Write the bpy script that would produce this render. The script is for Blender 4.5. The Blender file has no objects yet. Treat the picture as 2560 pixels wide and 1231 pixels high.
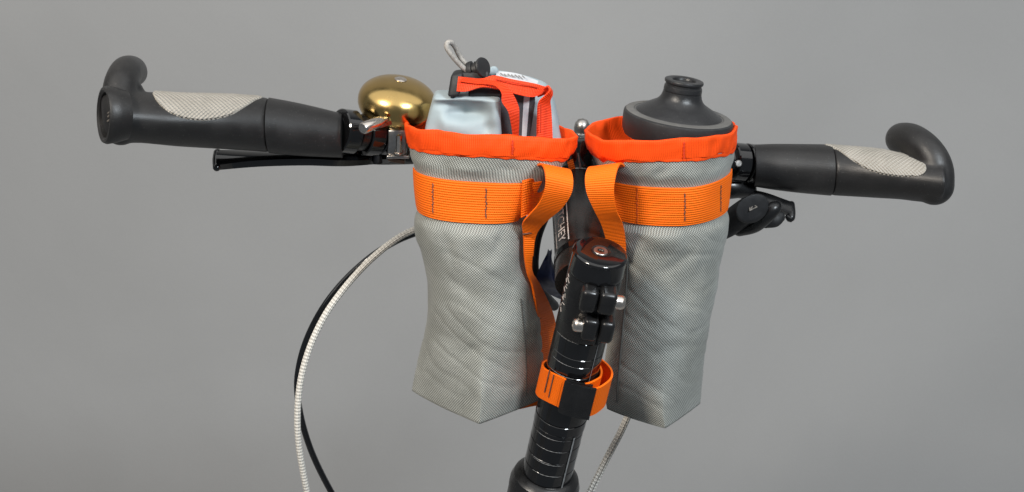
import bpy, bmesh, math, random
from mathutils import Vector, Matrix, noise
random.seed(7)
R = math.radians
scene = bpy.context.scene
COL = scene.collection

# ------------------------------------------------------------------ camera, world, lamps
PITCH = R(19.0); DIST = 1.30; FRAME = 0.75
cam_d = bpy.data.cameras.new('camera'); cam = bpy.data.objects.new('camera', cam_d); COL.objects.link(cam)
cam.location = (0, -DIST*math.cos(PITCH), DIST*math.sin(PITCH))
cam.rotation_euler = (math.pi/2-PITCH, 0, 0)
cam_d.sensor_width = 36; cam_d.lens = 36*DIST/FRAME
cam_d.clip_start = 0.02; cam_d.clip_end = 50
scene.camera = cam
CAM = Vector(cam.location)
FW = Vector((0, math.cos(PITCH), -math.sin(PITCH))); UP = Vector((0, math.sin(PITCH), math.cos(PITCH))); RT = Vector((1, 0, 0))

w = bpy.data.worlds.new('World'); scene.world = w; w.use_nodes = True
w.node_tree.nodes['Background'].inputs[0].default_value = (0.80, 0.90, 1.0, 1)
w.node_tree.nodes['Background'].inputs[1].default_value = 0.15
scene.view_settings.view_transform = 'Standard'; scene.view_settings.look = 'None'
scene.view_settings.exposure = 0.19; scene.view_settings.gamma = 1.0

def area(name, loc, target, sx, sy, power, col, spread=None):
    d = bpy.data.lights.new(name, 'AREA'); d.shape = 'RECTANGLE'; d.size = sx; d.size_y = sy
    d.energy = power; d.color = col
    o = bpy.data.objects.new(name, d); COL.objects.link(o)
    o.location = loc
    if spread: d.spread = R(spread)
    o.rotation_euler = (Vector(target)-Vector(loc)).to_track_quat('-Z', 'Y').to_euler()
    return o
area('overhead_softbox', (0.0, -0.75, 1.80), (0, -0.5, 0), 6.0, 2.6, 46, (1, .99, .97))
area('lamp_front_left', (-1.15, -1.55, 1.60), (-.15, 0.3, -.25), .40, .40, 19.5, (1, .90, .78), 120)
area('lamp_front_right', (1.15, -1.55, 1.45), (.25, 0.3, -.30), .40, .40, 18, (.86, .94, 1), 120)

# ------------------------------------------------------------------ measuring helpers (the photograph was measured in its own 2560 px)
PXS = FRAME/DIST/2560
def at(px, py, Y):
    d = FW + RT*((px-1280)*PXS) + UP*(-(py-615.5)*PXS)
    return CAM + d*((Y-CAM.y)/d.y)
def proj(P):
    v = Vector(P)-CAM; z = v.dot(FW)
    return 1280+v.dot(RT)/z/PXS, 615.5-v.dot(UP)/z/PXS
def pm(Y, n=1, py=500):                     # metres of n photograph pixels at depth Y
    return n*PXS*(at(1280, py, Y)-CAM).dot(FW)
def clamp(x, a=0., b=1.): return max(a, min(b, x))
def sst(x, a=0., b=1.):
    t = clamp((x-a)/(b-a)); return t*t*(3-2*t)
def lerp_tab(tab, x):
    if x <= tab[0][0]: return tab[0][1]
    for (x0, y0), (x1, y1) in zip(tab, tab[1:]):
        if x <= x1:
            t = (x-x0)/(x1-x0); return y0+(y1-y0)*t
    return tab[-1][1]
def herm_tab(tab, x):                       # smooth monotone table lookup, scalar
    n = len(tab)
    if x <= tab[0][0]: return tab[0][1]
    if x >= tab[-1][0]: return tab[-1][1]
    d = [(tab[i+1][1]-tab[i][1])/(tab[i+1][0]-tab[i][0]) for i in range(n-1)]
    m = [d[0]]+[(0 if d[i-1]*d[i] <= 0 else 2*d[i-1]*d[i]/(d[i-1]+d[i])) for i in range(1, n-1)]+[d[-1]]
    for i in range(n-1):
        if x <= tab[i+1][0]:
            h = tab[i+1][0]-tab[i][0]; t = (x-tab[i][0])/h
            return ((2*t**3-3*t*t+1)*tab[i][1]+(t**3-2*t*t+t)*h*m[i]+(-2*t**3+3*t*t)*tab[i+1][1]+(t**3-t*t)*h*m[i+1])
def catmull(pts, n):                        # pts: list of tuples/Vectors of any size -> n+1 samples
    P = [list(p) for p in pts]; k = len(P); out = []
    for i in range(n+1):
        s = i/n*(k-1); j = min(int(s), k-2); t = s-j
        p0 = P[max(j-1, 0)]; p1 = P[j]; p2 = P[j+1]; p3 = P[min(j+2, k-1)]
        out.append([.5*((2*b)+(c-a)*t+(2*a-5*b+4*c-d)*t*t+(-a+3*b-3*c+d)*t**3) for a, b, c, d in zip(p0, p1, p2, p3)])
    return out

# ------------------------------------------------------------------ object helpers
ORG = {}
def tag(o, label=None, cat=None, group=None, kind=None):
    if label: o['label'] = label
    if cat: o['category'] = cat
    if group: o['group'] = group
    if kind: o['kind'] = kind
    return o
def thing(name, loc, label, cat, group=None):
    o = bpy.data.objects.new(name, None); COL.objects.link(o); o.location = loc
    o.empty_display_size = .02; ORG[o.name] = Vector(loc)
    return tag(o, label, cat, group)
def build(name, verts, faces, m, parent=None, smooth=True, uvs=None, sharp=None):
    org = ORG[parent.name] if parent else Vector((0, 0, 0))
    me = bpy.data.meshes.new(name)
    me.from_pydata([tuple(Vector(v)-org) for v in verts], [], faces)
    bm = bmesh.new(); bm.from_mesh(me); bmesh.ops.recalc_face_normals(bm, faces=bm.faces)
    if uvs:
        lay = bm.loops.layers.uv.new('UVMap'); bm.verts.ensure_lookup_table()
        for f in bm.faces:
            for l in f.loops: l[lay].uv = uvs[l.vert.index]
    bm.to_mesh(me); bm.free()
    if smooth:
        me.polygons.foreach_set('use_smooth', [True]*len(me.polygons))
        try: me.set_sharp_from_angle(angle=R(sharp or 42))
        except Exception: pass
    me.materials.append(m)
    o = bpy.data.objects.new(name, me); COL.objects.link(o)
    if parent: o.parent = parent
    ORG[o.name] = org
    return o
def merge(*parts):                          # (verts, faces[, uvs]) joined
    V, F, U = [], [], []
    for p in parts:
        n = len(V); V += list(p[0]); F += [tuple(i+n for i in f) for f in p[1]]
        U += list(p[2]) if len(p) > 2 and p[2] else [(0, 0)]*len(p[0])
    return V, F, U
def loft(rings, cap0=True, cap1=True, closed=True):
    n = len(rings[0]); V = [v for r in rings for v in r]; F = []
    for i in range(len(rings)-1):
        for j in range(n if closed else n-1):
            k = (j+1) % n
            F.append((i*n+j, i*n+k, (i+1)*n+k, (i+1)*n+j))
    if cap0: F.append(tuple(range(n)))
    if cap1: F.append(tuple((len(rings)-1)*n+j for j in range(n)))
    return V, F
def frame_of(d):
    d = d.normalized(); a = Vector((0, 0, 1)) if abs(d.z) < .9 else Vector((1, 0, 0))
    x = d.cross(a).normalized(); return x, d.cross(x).normalized()
def tube(pts, n=40, seg=20, squash=None, round0=True, round1=True):
    """pts: (Vector, radius); smooth swept tube with uv (along, round) in metres; squash: (dir, factor)"""
    S = catmull([tuple(p)+(r,) for p, r in pts], n)
    P = [Vector(s[:3]) for s in S]; rad = [s[3] for s in S]
    T = [(P[min(i+1, n)]-P[max(i-1, 0)]).normalized() for i in range(n+1)]
    x, _ = frame_of(T[0]); rings = []; uv = []; L = 0
    seq = []
    for i in range(n+1):
        if i: L += (P[i]-P[i-1]).length
        seq.append((P[i], T[i], rad[i], L))
    pre = [(P[0]-T[0]*rad[0]*math.sin(a), T[0], rad[0]*max(math.cos(a), .03), 0) for a in (1.5, 1.2, .9, .6, .3)] if round0 else []
    post = [(P[n]+T[n]*rad[n]*math.sin(a), T[n], rad[n]*max(math.cos(a), .03), L) for a in (.3, .6, .9, 1.2, 1.5)] if round1 else []
    for p, t, r, l in pre+seq+post:
        x = (x-t*x.dot(t)).normalized(); y = t.cross(x)
        ring = []
        for j in range(seg):
            a = 2*math.pi*j/seg; v = x*math.cos(a)*r+y*math.sin(a)*r
            if squash: v = v-squash[0]*v.dot(squash[0])*(1-squash[1])
            ring.append(p+v); uv.append((l, j/seg))
        rings.append(ring)
    V, F = loft(rings)
    return V, F, uv
def lathe(org, axis, prof, seg=48, cap0=True, cap1=True, xdir=None):
    axis = axis.normalized(); x, y = frame_of(axis)
    rings = [[org+axis*h+(x*math.cos(2*math.pi*j/seg)+y*math.sin(2*math.pi*j/seg))*max(r, 1e-5) for j in range(seg)] for h, r in prof]
    V, F = loft(rings, cap0, cap1); return V, F, None
def ribbon(A, B, thick, n=40, nw=6, crown=0.):
    """solid strap between two edge lines given as points; uv = (along, across) in metres"""
    a = [Vector(p) for p in catmull(A, n)]; b = [Vector(p) for p in catmull(B, n)]
    top, bot, uv = [], [], []; L = 0
    for i in range(n+1):
        if i: L += ((a[i]+b[i])/2-(a[i-1]+b[i-1])/2).length
        i0, i1 = max(i-1, 0), min(i+1, n)
        nor = ((b[i]-a[i]).cross((a[i1]+b[i1])-(a[i0]+b[i0]))).normalized()
        W = (b[i]-a[i]).length
        rt, rb = [], []
        for j in range(nw+1):
            t = j/nw; c = crown*4*t*(1-t)
            p = a[i].lerp(b[i], t)
            rt.append(p+nor*(thick/2+c)); rb.append(p-nor*(thick/2-c)); uv.append((L, (t-.5)*W))
        top.append(rt); bot.append(rb)
    rings = []; UVs = []
    for i in range(n+1):
        rings.append(top[i]+bot[i][::-1]); u = uv[i*(nw+1):(i+1)*(nw+1)]; UVs += u+u[::-1]
    V, F = loft(rings); return V, F, UVs
def rbox(c, ax, half, bev, seg=3):
    bm = bmesh.new(); bmesh.ops.create_cube(bm, size=2)
    for v in bm.verts: v.co = Vector((v.co.x*half[0], v.co.y*half[1], v.co.z*half[2]))
    bmesh.ops.bevel(bm, geom=bm.edges[:], offset=bev, segments=seg, affect='EDGES', profile=.5)
    V = [c+ax[0]*v.co.x+ax[1]*v.co.y+ax[2]*v.co.z for v in bm.verts]; bm.verts.index_update()
    F = [tuple(v.index for v in f.verts) for f in bm.faces]; bm.free(); return V, F, None

# ------------------------------------------------------------------ materials
def lin(r, g, b):
    f = lambda c: (c/255/12.92) if c/255 <= .04045 else ((c/255+.055)/1.055)**2.4
    return (f(r), f(g), f(b), 1)
class NT:
    def __init__(s, name):
        s.m = bpy.data.materials.new(name); s.m.use_nodes = True; s.t = s.m.node_tree; s.b = s.t.nodes['Principled BSDF']
    def n(s, kind, **kw):
        x = s.t.nodes.new(kind)
        for k, v in kw.items(): setattr(x, k, v)
        return x
    def put(s, sock, v):
        if isinstance(v, bpy.types.NodeSocket): s.t.links.new(v, sock)
        else: sock.default_value = v
    def math(s, op, a, b=0., c=0.):
        x = s.n('ShaderNodeMath', operation=op); s.put(x.inputs[0], a); s.put(x.inputs[1], b); s.put(x.inputs[2], c); return x.outputs[0]
    def mix(s, f, a, b):
        x = s.n('ShaderNodeMix', data_type='RGBA'); s.put(x.inputs['Factor'], f); s.put(x.inputs[6], a); s.put(x.inputs[7], b); return x.outputs[2]
    def noise(s, scale, detail=3., rough=.55, vec=None, dist=0.):
        x = s.n('ShaderNodeTexNoise'); s.put(x.inputs['Scale'], scale); x.inputs['Detail'].default_value = detail; x.inputs['Roughness'].default_value = rough
        x.inputs['Distortion'].default_value = dist
        if vec is None: vec = s.n('ShaderNodeTexCoord').outputs['Object']
        s.t.links.new(vec, x.inputs['Vector']); return x.outputs['Fac']
    def ramp(s, f, a, b, lo=0., hi=1.):
        x = s.n('ShaderNodeMapRange'); x.clamp = True
        s.put(x.inputs[0], f); x.inputs[1].default_value = a; x.inputs[2].default_value = b; x.inputs[3].default_value = lo; x.inputs[4].default_value = hi; return x.outputs[0]
    def uv(s):
        x = s.n('ShaderNodeUVMap'); x.uv_map = 'UVMap'; y = s.n('ShaderNodeSeparateXYZ'); s.t.links.new(x.outputs[0], y.inputs[0]); return y.outputs[0], y.outputs[1]
    def bump(s, h, dist, strength=1.):
        x = s.n('ShaderNodeBump'); x.inputs['Strength'].default_value = strength; x.inputs['Distance'].default_value = dist
        s.t.links.new(h, x.inputs['Height']); s.t.links.new(x.outputs[0], s.b.inputs['Normal'])
    def fin(s, col=None, rough=None, metal=None, spec=None, coat=None, sheen=None, aniso=None):
        for k, v in (('Base Color', col), ('Roughness', rough), ('Metallic', metal), ('Specular IOR Level', spec), ('Coat Weight', coat), ('Sheen Weight', sheen)):
            if v is not None: s.put(s.b.inputs[k], v)
        return s.m
def simple(name, col, rough, metal=0., var=.25, vscale=120., bump=0., bscale=900., rvar=.12, spec=.5, coat=0.):
    t = NT(name); f = t.noise(vscale, 4.)
    c2 = tuple(x*(1-var) for x in col[:3])+(1,); c3 = tuple(min(1, x*(1+var)) for x in col[:3])+(1,)
    c = t.mix(t.ramp(f, .3, .7), c2, c3)
    r = t.ramp(t.noise(vscale*1.7, 4.), .3, .7, max(0, rough-rvar), rough+rvar)
    if bump: t.bump(t.noise(bscale, 3.), bump)
    return t.fin(c, r, metal, spec, coat)

def m_fabric():
    t = NT('grey_ballistic_nylon'); u, v = t.uv(); k = 2*math.pi/.00195
    wb = t.math('MULTIPLY', t.math('SUBTRACT', t.noise(70., 2.), .5), .0011); wb2 = t.math('MULTIPLY', t.math('SUBTRACT', t.noise(62., 2.), .5), .0011)
    u = t.math('ADD', u, wb); v = t.math('ADD', v, wb2)
    su = t.math('SINE', t.math('MULTIPLY', u, k)); sv = t.math('SINE', t.math('MULTIPLY', v, k))
    h = t.math('MULTIPLY', su, sv)
    spot = t.ramp(h, -.75, .75)
    big = t.ramp(t.noise(26., 4.), .3, .7); fine = t.ramp(t.noise(2600., 2.), .3, .7)
    a = t.mix(big, (.062, .064, .057, 1), (.120, .124, .111, 1)); b = t.mix(big, (.39, .40, .36, 1), (.56, .575, .535, 1))
    c = t.mix(t.math('MULTIPLY', spot, t.ramp(fine, 0, 1, .75, 1.)), a, b)
    hh = t.math('ADD', h, t.math('MULTIPLY', t.noise(350., 3.), 1.6))
    t.bump(hh, .00020)
    return t.fin(c, t.ramp(h, -1, 1, .62, .42), 0., .45, sheen=.1)
def m_web(name, ca, cb, pu, pv, wu, wv, rough=.55, dist=.00022):
    t = NT(name); u, v = t.uv()
    su = t.math('MULTIPLY', t.math('SINE', t.math('MULTIPLY', u, 2*math.pi/pu)), wu)
    sv = t.math('MULTIPLY', t.math('SINE', t.math('MULTIPLY', v, 2*math.pi/pv)), wv)
    h = t.math('ADD', su, sv); tot = wu+wv
    wear = t.ramp(t.noise(45., 5.), .35, .7, 0, .35)
    c = t.mix(t.math('MULTIPLY', t.ramp(h, -tot, tot), t.ramp(wear, 0, .35, 1, .75)), ca, cb)
    t.bump(h, dist); return t.fin(c, rough, 0., .22)
def m_braid():
    t = NT('white_braided_housing'); u, v = t.uv()
    a = t.math('MULTIPLY', u, 2*math.pi/.0052); b = t.math('MULTIPLY', v, 2*math.pi*5)
    h = t.math('MULTIPLY', t.math('SINE', t.math('ADD', a, b)), t.math('SINE', t.math('SUBTRACT', a, b)))
    c = t.mix(t.ramp(h, -.8, .8), (.50, .475, .43, 1), (.78, .75, .69, 1))
    t.bump(h, .0003); return t.fin(c, .45, 0., .5)
def m_pad():
    t = NT('beige_palm_rubber'); u, v = t.uv()
    h = t.math('MULTIPLY', t.math('SINE', t.math('MULTIPLY', u, 2*math.pi/.0027)), t.math('SINE', t.math('MULTIPLY', v, 2*math.pi/.0027)))
    dirt = t.ramp(t.noise(75., 5.), .35, .72)
    c = t.mix(dirt, (.36, .335, .295, 1), (.29, .27, .235, 1))
    c = t.mix(t.ramp(h, -.9, -.35, .30, 0), c, (.16, .145, .12, 1))
    t.bump(h, .00045); return t.fin(c, .6, 0., .4)
def m_backdrop():
    t = NT('grey_backdrop_paper')
    a = t.ramp(t.noise(1.6, 5., .6, dist=.6), .25, .75); f = t.ramp(t.noise(420., 4., .7), .2, .8); g = t.ramp(t.noise(18., 6., .65), .3, .7)
    c = t.mix(a, (.295, .295, .294, 1), (.345, .345, .345, 1)); c = t.mix(t.math('MULTIPLY', f, .22), c, (.25, .25, .25, 1)); c = t.mix(t.math('MULTIPLY', g, .10), c, (.34, .34, .34, 1))
    t.bump(t.noise(240., 3.), .00010); return t.fin(c, .85, 0., .2)
def m_rubber(name, col, rough):
    t = NT(name); d = t.ramp(t.noise(55., 6., .65), .45, .8); sp = t.ramp(t.noise(900., 2.), .66, .74)
    c = t.mix(t.math('MULTIPLY', d, .55), col, tuple(x*2.1 for x in col[:3])+(1,)); c = t.mix(t.math('MULTIPLY', sp, .25), c, (.22, .21, .2, 1))
    t.bump(t.noise(1500., 3.), .00012); return t.fin(c, t.ramp(d, 0, 1, rough, rough+.14), 0., .45)

FAB = m_fabric()
WEB = m_web('orange_webbing', (.90, .132, .003, 1), (1.0, .188, .004, 1), .0013, .0017, .5, 1., .55, .00015)
WEBX = m_web('orange_webbing_cross', (.88, .130, .003, 1), (1.0, .183, .004, 1), .0015, .0012, 1., .3, .55, .00013)
BIND = m_web('red_orange_binding', (.80, .058, .003, 1), (.95, .088, .004, 1), .0013, .002, 1., .1, .6, .00012)
REDS = m_web('red_strap_webbing', (.80, .040, .008, 1), (.98, .085, .018, 1), .0012, .002, 1., .15, .5, .00014)
RUB = m_rubber('dark_grip_rubber', (.013, .0125, .0125, 1), .38)
SPOUT = m_rubber('grey_spout_rubber', (.015, .015, .016, 1), .32)
RUB2 = m_rubber('grey_lid_rubber', (.019, .019, .020, 1), .46)
PAD = m_pad()
GLOSS = simple('gloss_black_paint', (.004, .004, .0045, 1), .10, var=.3, rvar=.05, vscale=60, coat=.4)
SATIN = simple('satin_black_metal', (.008, .008, .0085, 1), .30, rvar=.08, bump=.00004)
MATTE = simple('matte_black_plastic', (.014, .014, .015, 1), .55, bump=.00008)
BROWN = simple('stem_black_anodised', (.016, .013, .012, 1), .26, rvar=.07, vscale=50)
STEEL = simple('polished_steel', (.66, .60, .54, 1), .24, 1., var=.12, rvar=.08, vscale=300)
DULL = simple('dull_steel', (.42, .40, .38, 1), .34, 1., var=.25, rvar=.1, vscale=200)
BRASS = simple('polished_brass', (.54, .37, .14, 1), .22, 1., var=.12, rvar=.06, vscale=50)
DRY = simple('pale_blue_coated_fabric', (.33, .395, .42, 1), .62, var=.06, vscale=30, bump=.0006, bscale=60)
DARKF = simple('charcoal_fabric', (.045, .045, .05, 1), .6, var=.3, bump=.0002, bscale=700)
SILV = simple('silver_reflective_tape', (.52, .53, .55, 1), .38, var=.12, vscale=60, bump=.0005, bscale=90)
CORD = simple('grey_elastic_cord', (.33, .31, .285, 1), .5, var=.3, vscale=700, bump=.0002, bscale=1600)
NAVY = simple('navy_rubber', (.020, .032, .095, 1), .5, var=.2)
THREAD = simple('dark_thread', (.14, .055, .03, 1), .8, var=.5, vscale=2500, bump=.0002, bscale=2500)
RTHREAD = simple('red_thread', (.55, .03, .004, 1), .8, var=.3, vscale=2500, bump=.0002, bscale=2500)
SEAM = simple('seam_shadow_thread', (.07, .07, .065, 1), .8, vscale=1500)
INK = simple('white_print', (.55, .50, .47, 1), .5, var=.2, vscale=500)
GREYLINE = simple('pale_grey_line', (.22, .22, .22, 1), .45, var=.3, vscale=400)  # plain pale grey for painted groove glints, post strip and label print
DIRT = simple('worn_logo_print', (.17, .15, .13, 1), .6, var=.4, vscale=600)

# ------------------------------------------------------------------ backdrop
def backdrop():
    nx, nz = 120, 80; V, F = [], []
    for j in range(nz+1):
        for i in range(nx+1):
            x = -3+6*i/nx; s = -3.4+5.4*j/nz            # s: height along the sheet; below -1.2 it sweeps forward
            if s > -1.0: y, z = .85, s
            else:
                q = min((-1.0-s)/.9, math.pi/2); y = .85-.9*(1-math.cos(q)); z = -1.0-.9*math.sin(q)
                if (-1.0-s)/.9 > math.pi/2: y -= (-1.0-s)-.9*math.pi/2
            wv = .020*noise.noise(Vector((x*1.1+.6*s, s*.7, 3.1)))+.011*noise.noise(Vector((x*2.6-1.8*s, s*1.7+.8*x, 9)))+.004*noise.noise(Vector((x*6-5*s, s*2.2+2*x, 5)))
            V.append((x, y+wv, z))
    for j in range(nz):
        for i in range(nx):
            a = j*(nx+1)+i; F.append((a, a+1, a+nx+2, a+nx+1))
    o = build('backdrop', V, F, m_backdrop())
    tag(o, 'plain grey paper backdrop filling the picture behind the handlebar', kind='structure')
backdrop()

# ------------------------------------------------------------------ bicycle cockpit
bike = thing('bicycle', at(1374, 1231, -.06), 'front end of a bicycle with black handlebar, ergonomic grips, stem and steerer post', 'bicycle')

# handlebar tube
HB = [(840, 330, -.035), (960, 338, -.012), (1150, 352, .008), (1440, 378, .015), (1700, 395, .035), (1900, 412, .055)]
build('handlebar', *tube([(at(*p), .0118) for p in HB], 60, 24, round0=False, round1=False)[:2], GLOSS, bike)

# --- ergonomic grips
def section(px, top, bot, Y, wing, n=36, inset=0., low=0.):
    c = at(px, (top+bot)/2, Y); hv = pm(Y, (bot-top)/2, py=(top+bot)/2)-inset
    ring = []
    for j in range(n):
        a = 2*math.pi*j/n; ring.append(sec_pt(c, hv, wing, a, inset))
    return ring
def sec_pt(c, hv, wing, a, inset=0.):       # a = 0 top, pi/2 towards the rider
    ca, sa = math.cos(a), math.sin(a)
    hd = hv*(wing if sa > 0 else 1.0)
    e = 1.0+1.1*(wing-1) if sa > 0 else 1.
    y = math.copysign(abs(sa)**e, sa)*hd
    return c+UP*(hv*ca-(wing-1)*hv*.30*max(sa, 0))-FW*y
LG = dict(top=[(300, 229), (385, 230), (450, 234), (550, 236), (655, 243), (700, 250), (760, 262), (856, 285)],
          bot=[(300, 358), (350, 358), (385, 361), (450, 367), (550, 373), (655, 380), (700, 385), (760, 390), (856, 394)],
          Y=[(300, -.105), (500, -.08), (856, -.035)], wing=[(300, 1.42), (420, 1.46), (560, 1.36), (680, 1.12), (856, 1.0)])
RG = dict(top=[(1884, 363), (1940, 361), (2055, 362), (2080, 364), (2150, 369), (2200, 374), (2250, 384), (2290, 389), (2345, 394)],
          bot=[(1884, 466), (1940, 475), (2000, 482), (2055, 487), (2080, 489), (2150, 493), (2200, 496), (2250, 499), (2290, 504), (2345, 508)],
          Y=[(1884, .05), (2100, .045), (2345, .02)], wing=[(1884, 1.0), (2070, 1.08), (2200, 1.34), (2345, 1.44)])
def g_at(G, px): return herm_tab(G['top'], px), herm_tab(G['bot'], px), herm_tab(G['Y'], px), herm_tab(G['wing'], px)
def g_rings(G, x0, x1, n, grow=0., ends=(True, True), lean=0.):
    rings = []
    for i in range(n+1):
        px = x0+(x1-x0)*i/n; t, b, Y, wg = g_at(G, px)
        rings.append(section(px, t, b, Y, wg, inset=-grow))
    if ends[0]:
        c = sum(rings[0], Vector())/len(rings[0]); ax = (c-sum(rings[1], Vector())/len(rings[1])).normalized()
        rings = [[c+(p-c)*.80+ax*.0006 for p in rings[0]], [c+(p-c)*.955+ax*.0003 for p in rings[0]]]+rings
        k = 2
    if ends[1]:
        c = sum(rings[-1], Vector())/len(rings[-1]); ax = (c-sum(rings[-2], Vector())/len(rings[-2])).normalized()
        rings = rings+[[c+(p-c)*.955+ax*.0003 for p in rings[-1]], [c+(p-c)*.80+ax*.0006 for p in rings[-1]]]
    return loft(rings)
def remesh(o, vox, it):
    a = o.modifiers.new('remesh', 'REMESH'); a.mode = 'VOXEL'; a.voxel_size = vox; a.use_smooth_shade = True
    b = o.modifiers.new('smooth', 'SMOOTH'); b.factor = .5; b.iterations = it
def pad_patch(G, x0, x1, low, high=None, back=R(50), grow=.0009, n=64, m=18):
    V, F, U = [], [], []
    for i in range(n+1):
        px = x0+(x1-x0)*i/n; t, b, Y, wg = g_at(G, px); c = at(px, (t+b)/2, Y); hv = pm(Y, (b-t)/2, py=(t+b)/2)
        def solve(py):
            lo, hi = 0., R(150)
            for _ in range(26):
                mid = (lo+hi)/2
                if proj(sec_pt(c, hv, wg, mid))[1] < py: lo = mid
                else: hi = mid
            return lo
        a1 = solve(herm_tab(low, px)); e = min(1, 5*i/n, 5*(n-i)/n)
        a0 = solve(herm_tab(high, px)) if high and px > high[0][0] else -back*math.sqrt(e)
        arc = 0; prev = None
        for j in range(m+1):
            f = j/m; a = a0+(a1-a0)*f
            edge = min(f, 1-f)*abs(a1-a0)*hv; edx = min(i, n-i)/n*abs(x1-x0)*.00029
            g = grow*(.25+.75*sst(min(edge, edx), 0, .0022)) - (.0012 if min(edge, edx) < 1e-6 else 0)
            p = sec_pt(c, hv+g, wg, a); V.append(p)
            if prev is not None: arc += (p-prev).length
            prev = p; U.append((c.x, a*hv))
    for i in range(n):
        for j in range(m): q = i*(m+1)+j; F.append((q, q+1, q+m+2, q+m+1))
    return V, F, U

# left grip
lg = build('grip', *merge(g_rings(LG, 300, 672, 40),
    tube([(at(312, 300, -.105), pm(-.105, 58)), (at(300, 268, -.104), pm(-.1, 46)), (at(298, 238, -.098), pm(-.1, 43)), (at(303, 206, -.09), pm(-.09, 41)), (at(315, 182, -.075), pm(-.08, 40)), (at(328, 178, -.052), pm(-.06, 38)), (at(334, 182, -.03), pm(-.03, 34))], 40, 24)[:2],
    tube([(at(316, 214, -.09), pm(-.09, 30)), (at(332, 230, -.088), pm(-.09, 28)), (at(350, 250, -.09), pm(-.09, 22))], 14, 20)[:2],
    tube([(at(300, 272, -.108), pm(-.1, 38)), (at(300, 300, -.108), pm(-.1, 40)), (at(302, 322, -.108), pm(-.1, 42))], 16, 24)[:2])[:2], RUB, bike)
remesh(lg, .0010, 22); tag(lg, 'nearer grip with the bell beside it, its bar end horn showing the open end')
build('grip_sleeve', *g_rings(LG, 673.2, 856, 20, .0003), RUB, lg)
build('palm_pad', *pad_patch(LG, 381, 659, [(381, 231), (392, 243), (415, 267), (450, 291), (485, 303), (520, 307), (552, 304), (590, 293), (625, 269), (645, 252), (659, 244.5)])[:2], PAD, lg,
      uvs=pad_patch(LG, 381, 659, [(381, 231), (392, 243), (415, 267), (450, 291), (485, 303), (520, 307), (552, 304), (590, 293), (625, 269), (645, 252), (659, 244.5)])[2])
# open end of the bar end: an oval rubber lip with a worn plug and a dark recess
def oval(c, nrm, ex, ey, prof, seg=40):
    rings = [[c+nrm*h+ex*math.cos(2*math.pi*j/seg)*k+ey*math.sin(2*math.pi*j/seg)*k for j in range(seg)] for h, k in prof]
    return loft(rings)
nv = (Vector((-.86, -.42, .12))).normalized(); ey = (UP-nv*UP.dot(nv)).normalized(); ex = ey.cross(nv).normalized()
oc = at(263, 288, -.118)
build('end_lip', *oval(oc, nv, ex*.0185, ey*.0185, [(-.014, .86), (-.007, .97), (-.001, 1.02), (.0012, .97), (.0015, .88), (.0002, .80), (-.005, .78)]), RUB, lg)
build('end_plug', *oval(oc-nv*.003, nv, ex*.0185, ey*.0185, [(-.003, .80), (0, .80), (.0005, .74)]), GLOSS, lg)
for k, (s0, s1, t0) in enumerate(((-.3, .45, .05), (-.35, .5, -.22), (-.1, .35, -.06))):
    a = oc+ex*.0185*s0*.7+ey*.0185*t0-nv*.0022; b = oc+ex*.0185*s1*.7+ey*.0185*(t0+.06)-nv*.0022
    build('plug_mark', *tube([(a, .0006), (b, .0006)], 4, 6)[:2], DIRT, lg)

# right grip
rg = build('grip', *merge(g_rings(RG, 2078, 2345, 34),
    tube([(at(2336, 464, .018), pm(.02, 50)), (at(2340, 430, .02), pm(.02, 45)), (at(2331, 398, .024), pm(.02, 42)), (at(2309, 370, .032), pm(.03, 41)), (at(2280, 352, .045), pm(.04, 42)), (at(2257, 348, .058), pm(.06, 41)), (at(2251, 349, .068), pm(.07, 37))], 40, 24)[:2])[:2], RUB, bike)
remesh(rg, .0010, 22); tag(rg, 'farther grip with its bar end horn curling inward above the beige pad')
build('grip_sleeve', *g_rings(RG, 1884, 2076.6, 20, .0003), RUB, rg)
pp = pad_patch(RG, 2058, 2304, [(2058, 363), (2070, 367), (2085, 375), (2105, 394), (2130, 414), (2160, 432), (2200, 443), (2240, 447), (2272, 445), (2290, 438), (2300, 425), (2304, 412)],
               [(2268, 386), (2284, 389), (2296, 397), (2304, 410)])
build('palm_pad', *pp[:2], PAD, rg, uvs=pp[2])
for (a, b) in (((2222, 338), (2262, 346)), ((2220, 352), (2268, 366)), ((2226, 366), (2262, 380)), ((2232, 332), (2250, 376)), ((2250, 334), (2270, 374))):
    pts = [(at(a[0]+(b[0]-a[0])*t, a[1]+(b[1]-a[1])*t, .028), .0006) for t in (0, .5, 1)]
    # rest the raised lines on the horn: push each to the horn's rounded end
    hc = at(2254, 348, .060); hr = pm(.060, 41)
    q = []
    for p, r in pts:
        d = (p-CAM).normalized(); oc2 = CAM-hc; bq = oc2.dot(d); disc = bq*bq-(oc2.length_squared-hr*hr)
        if disc > 0: q.append((CAM+d*(-bq-math.sqrt(disc)), .0006))
    if len(q) > 1: build('raised_line', *tube(q, 10, 6)[:2], MATTE, rg)

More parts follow.
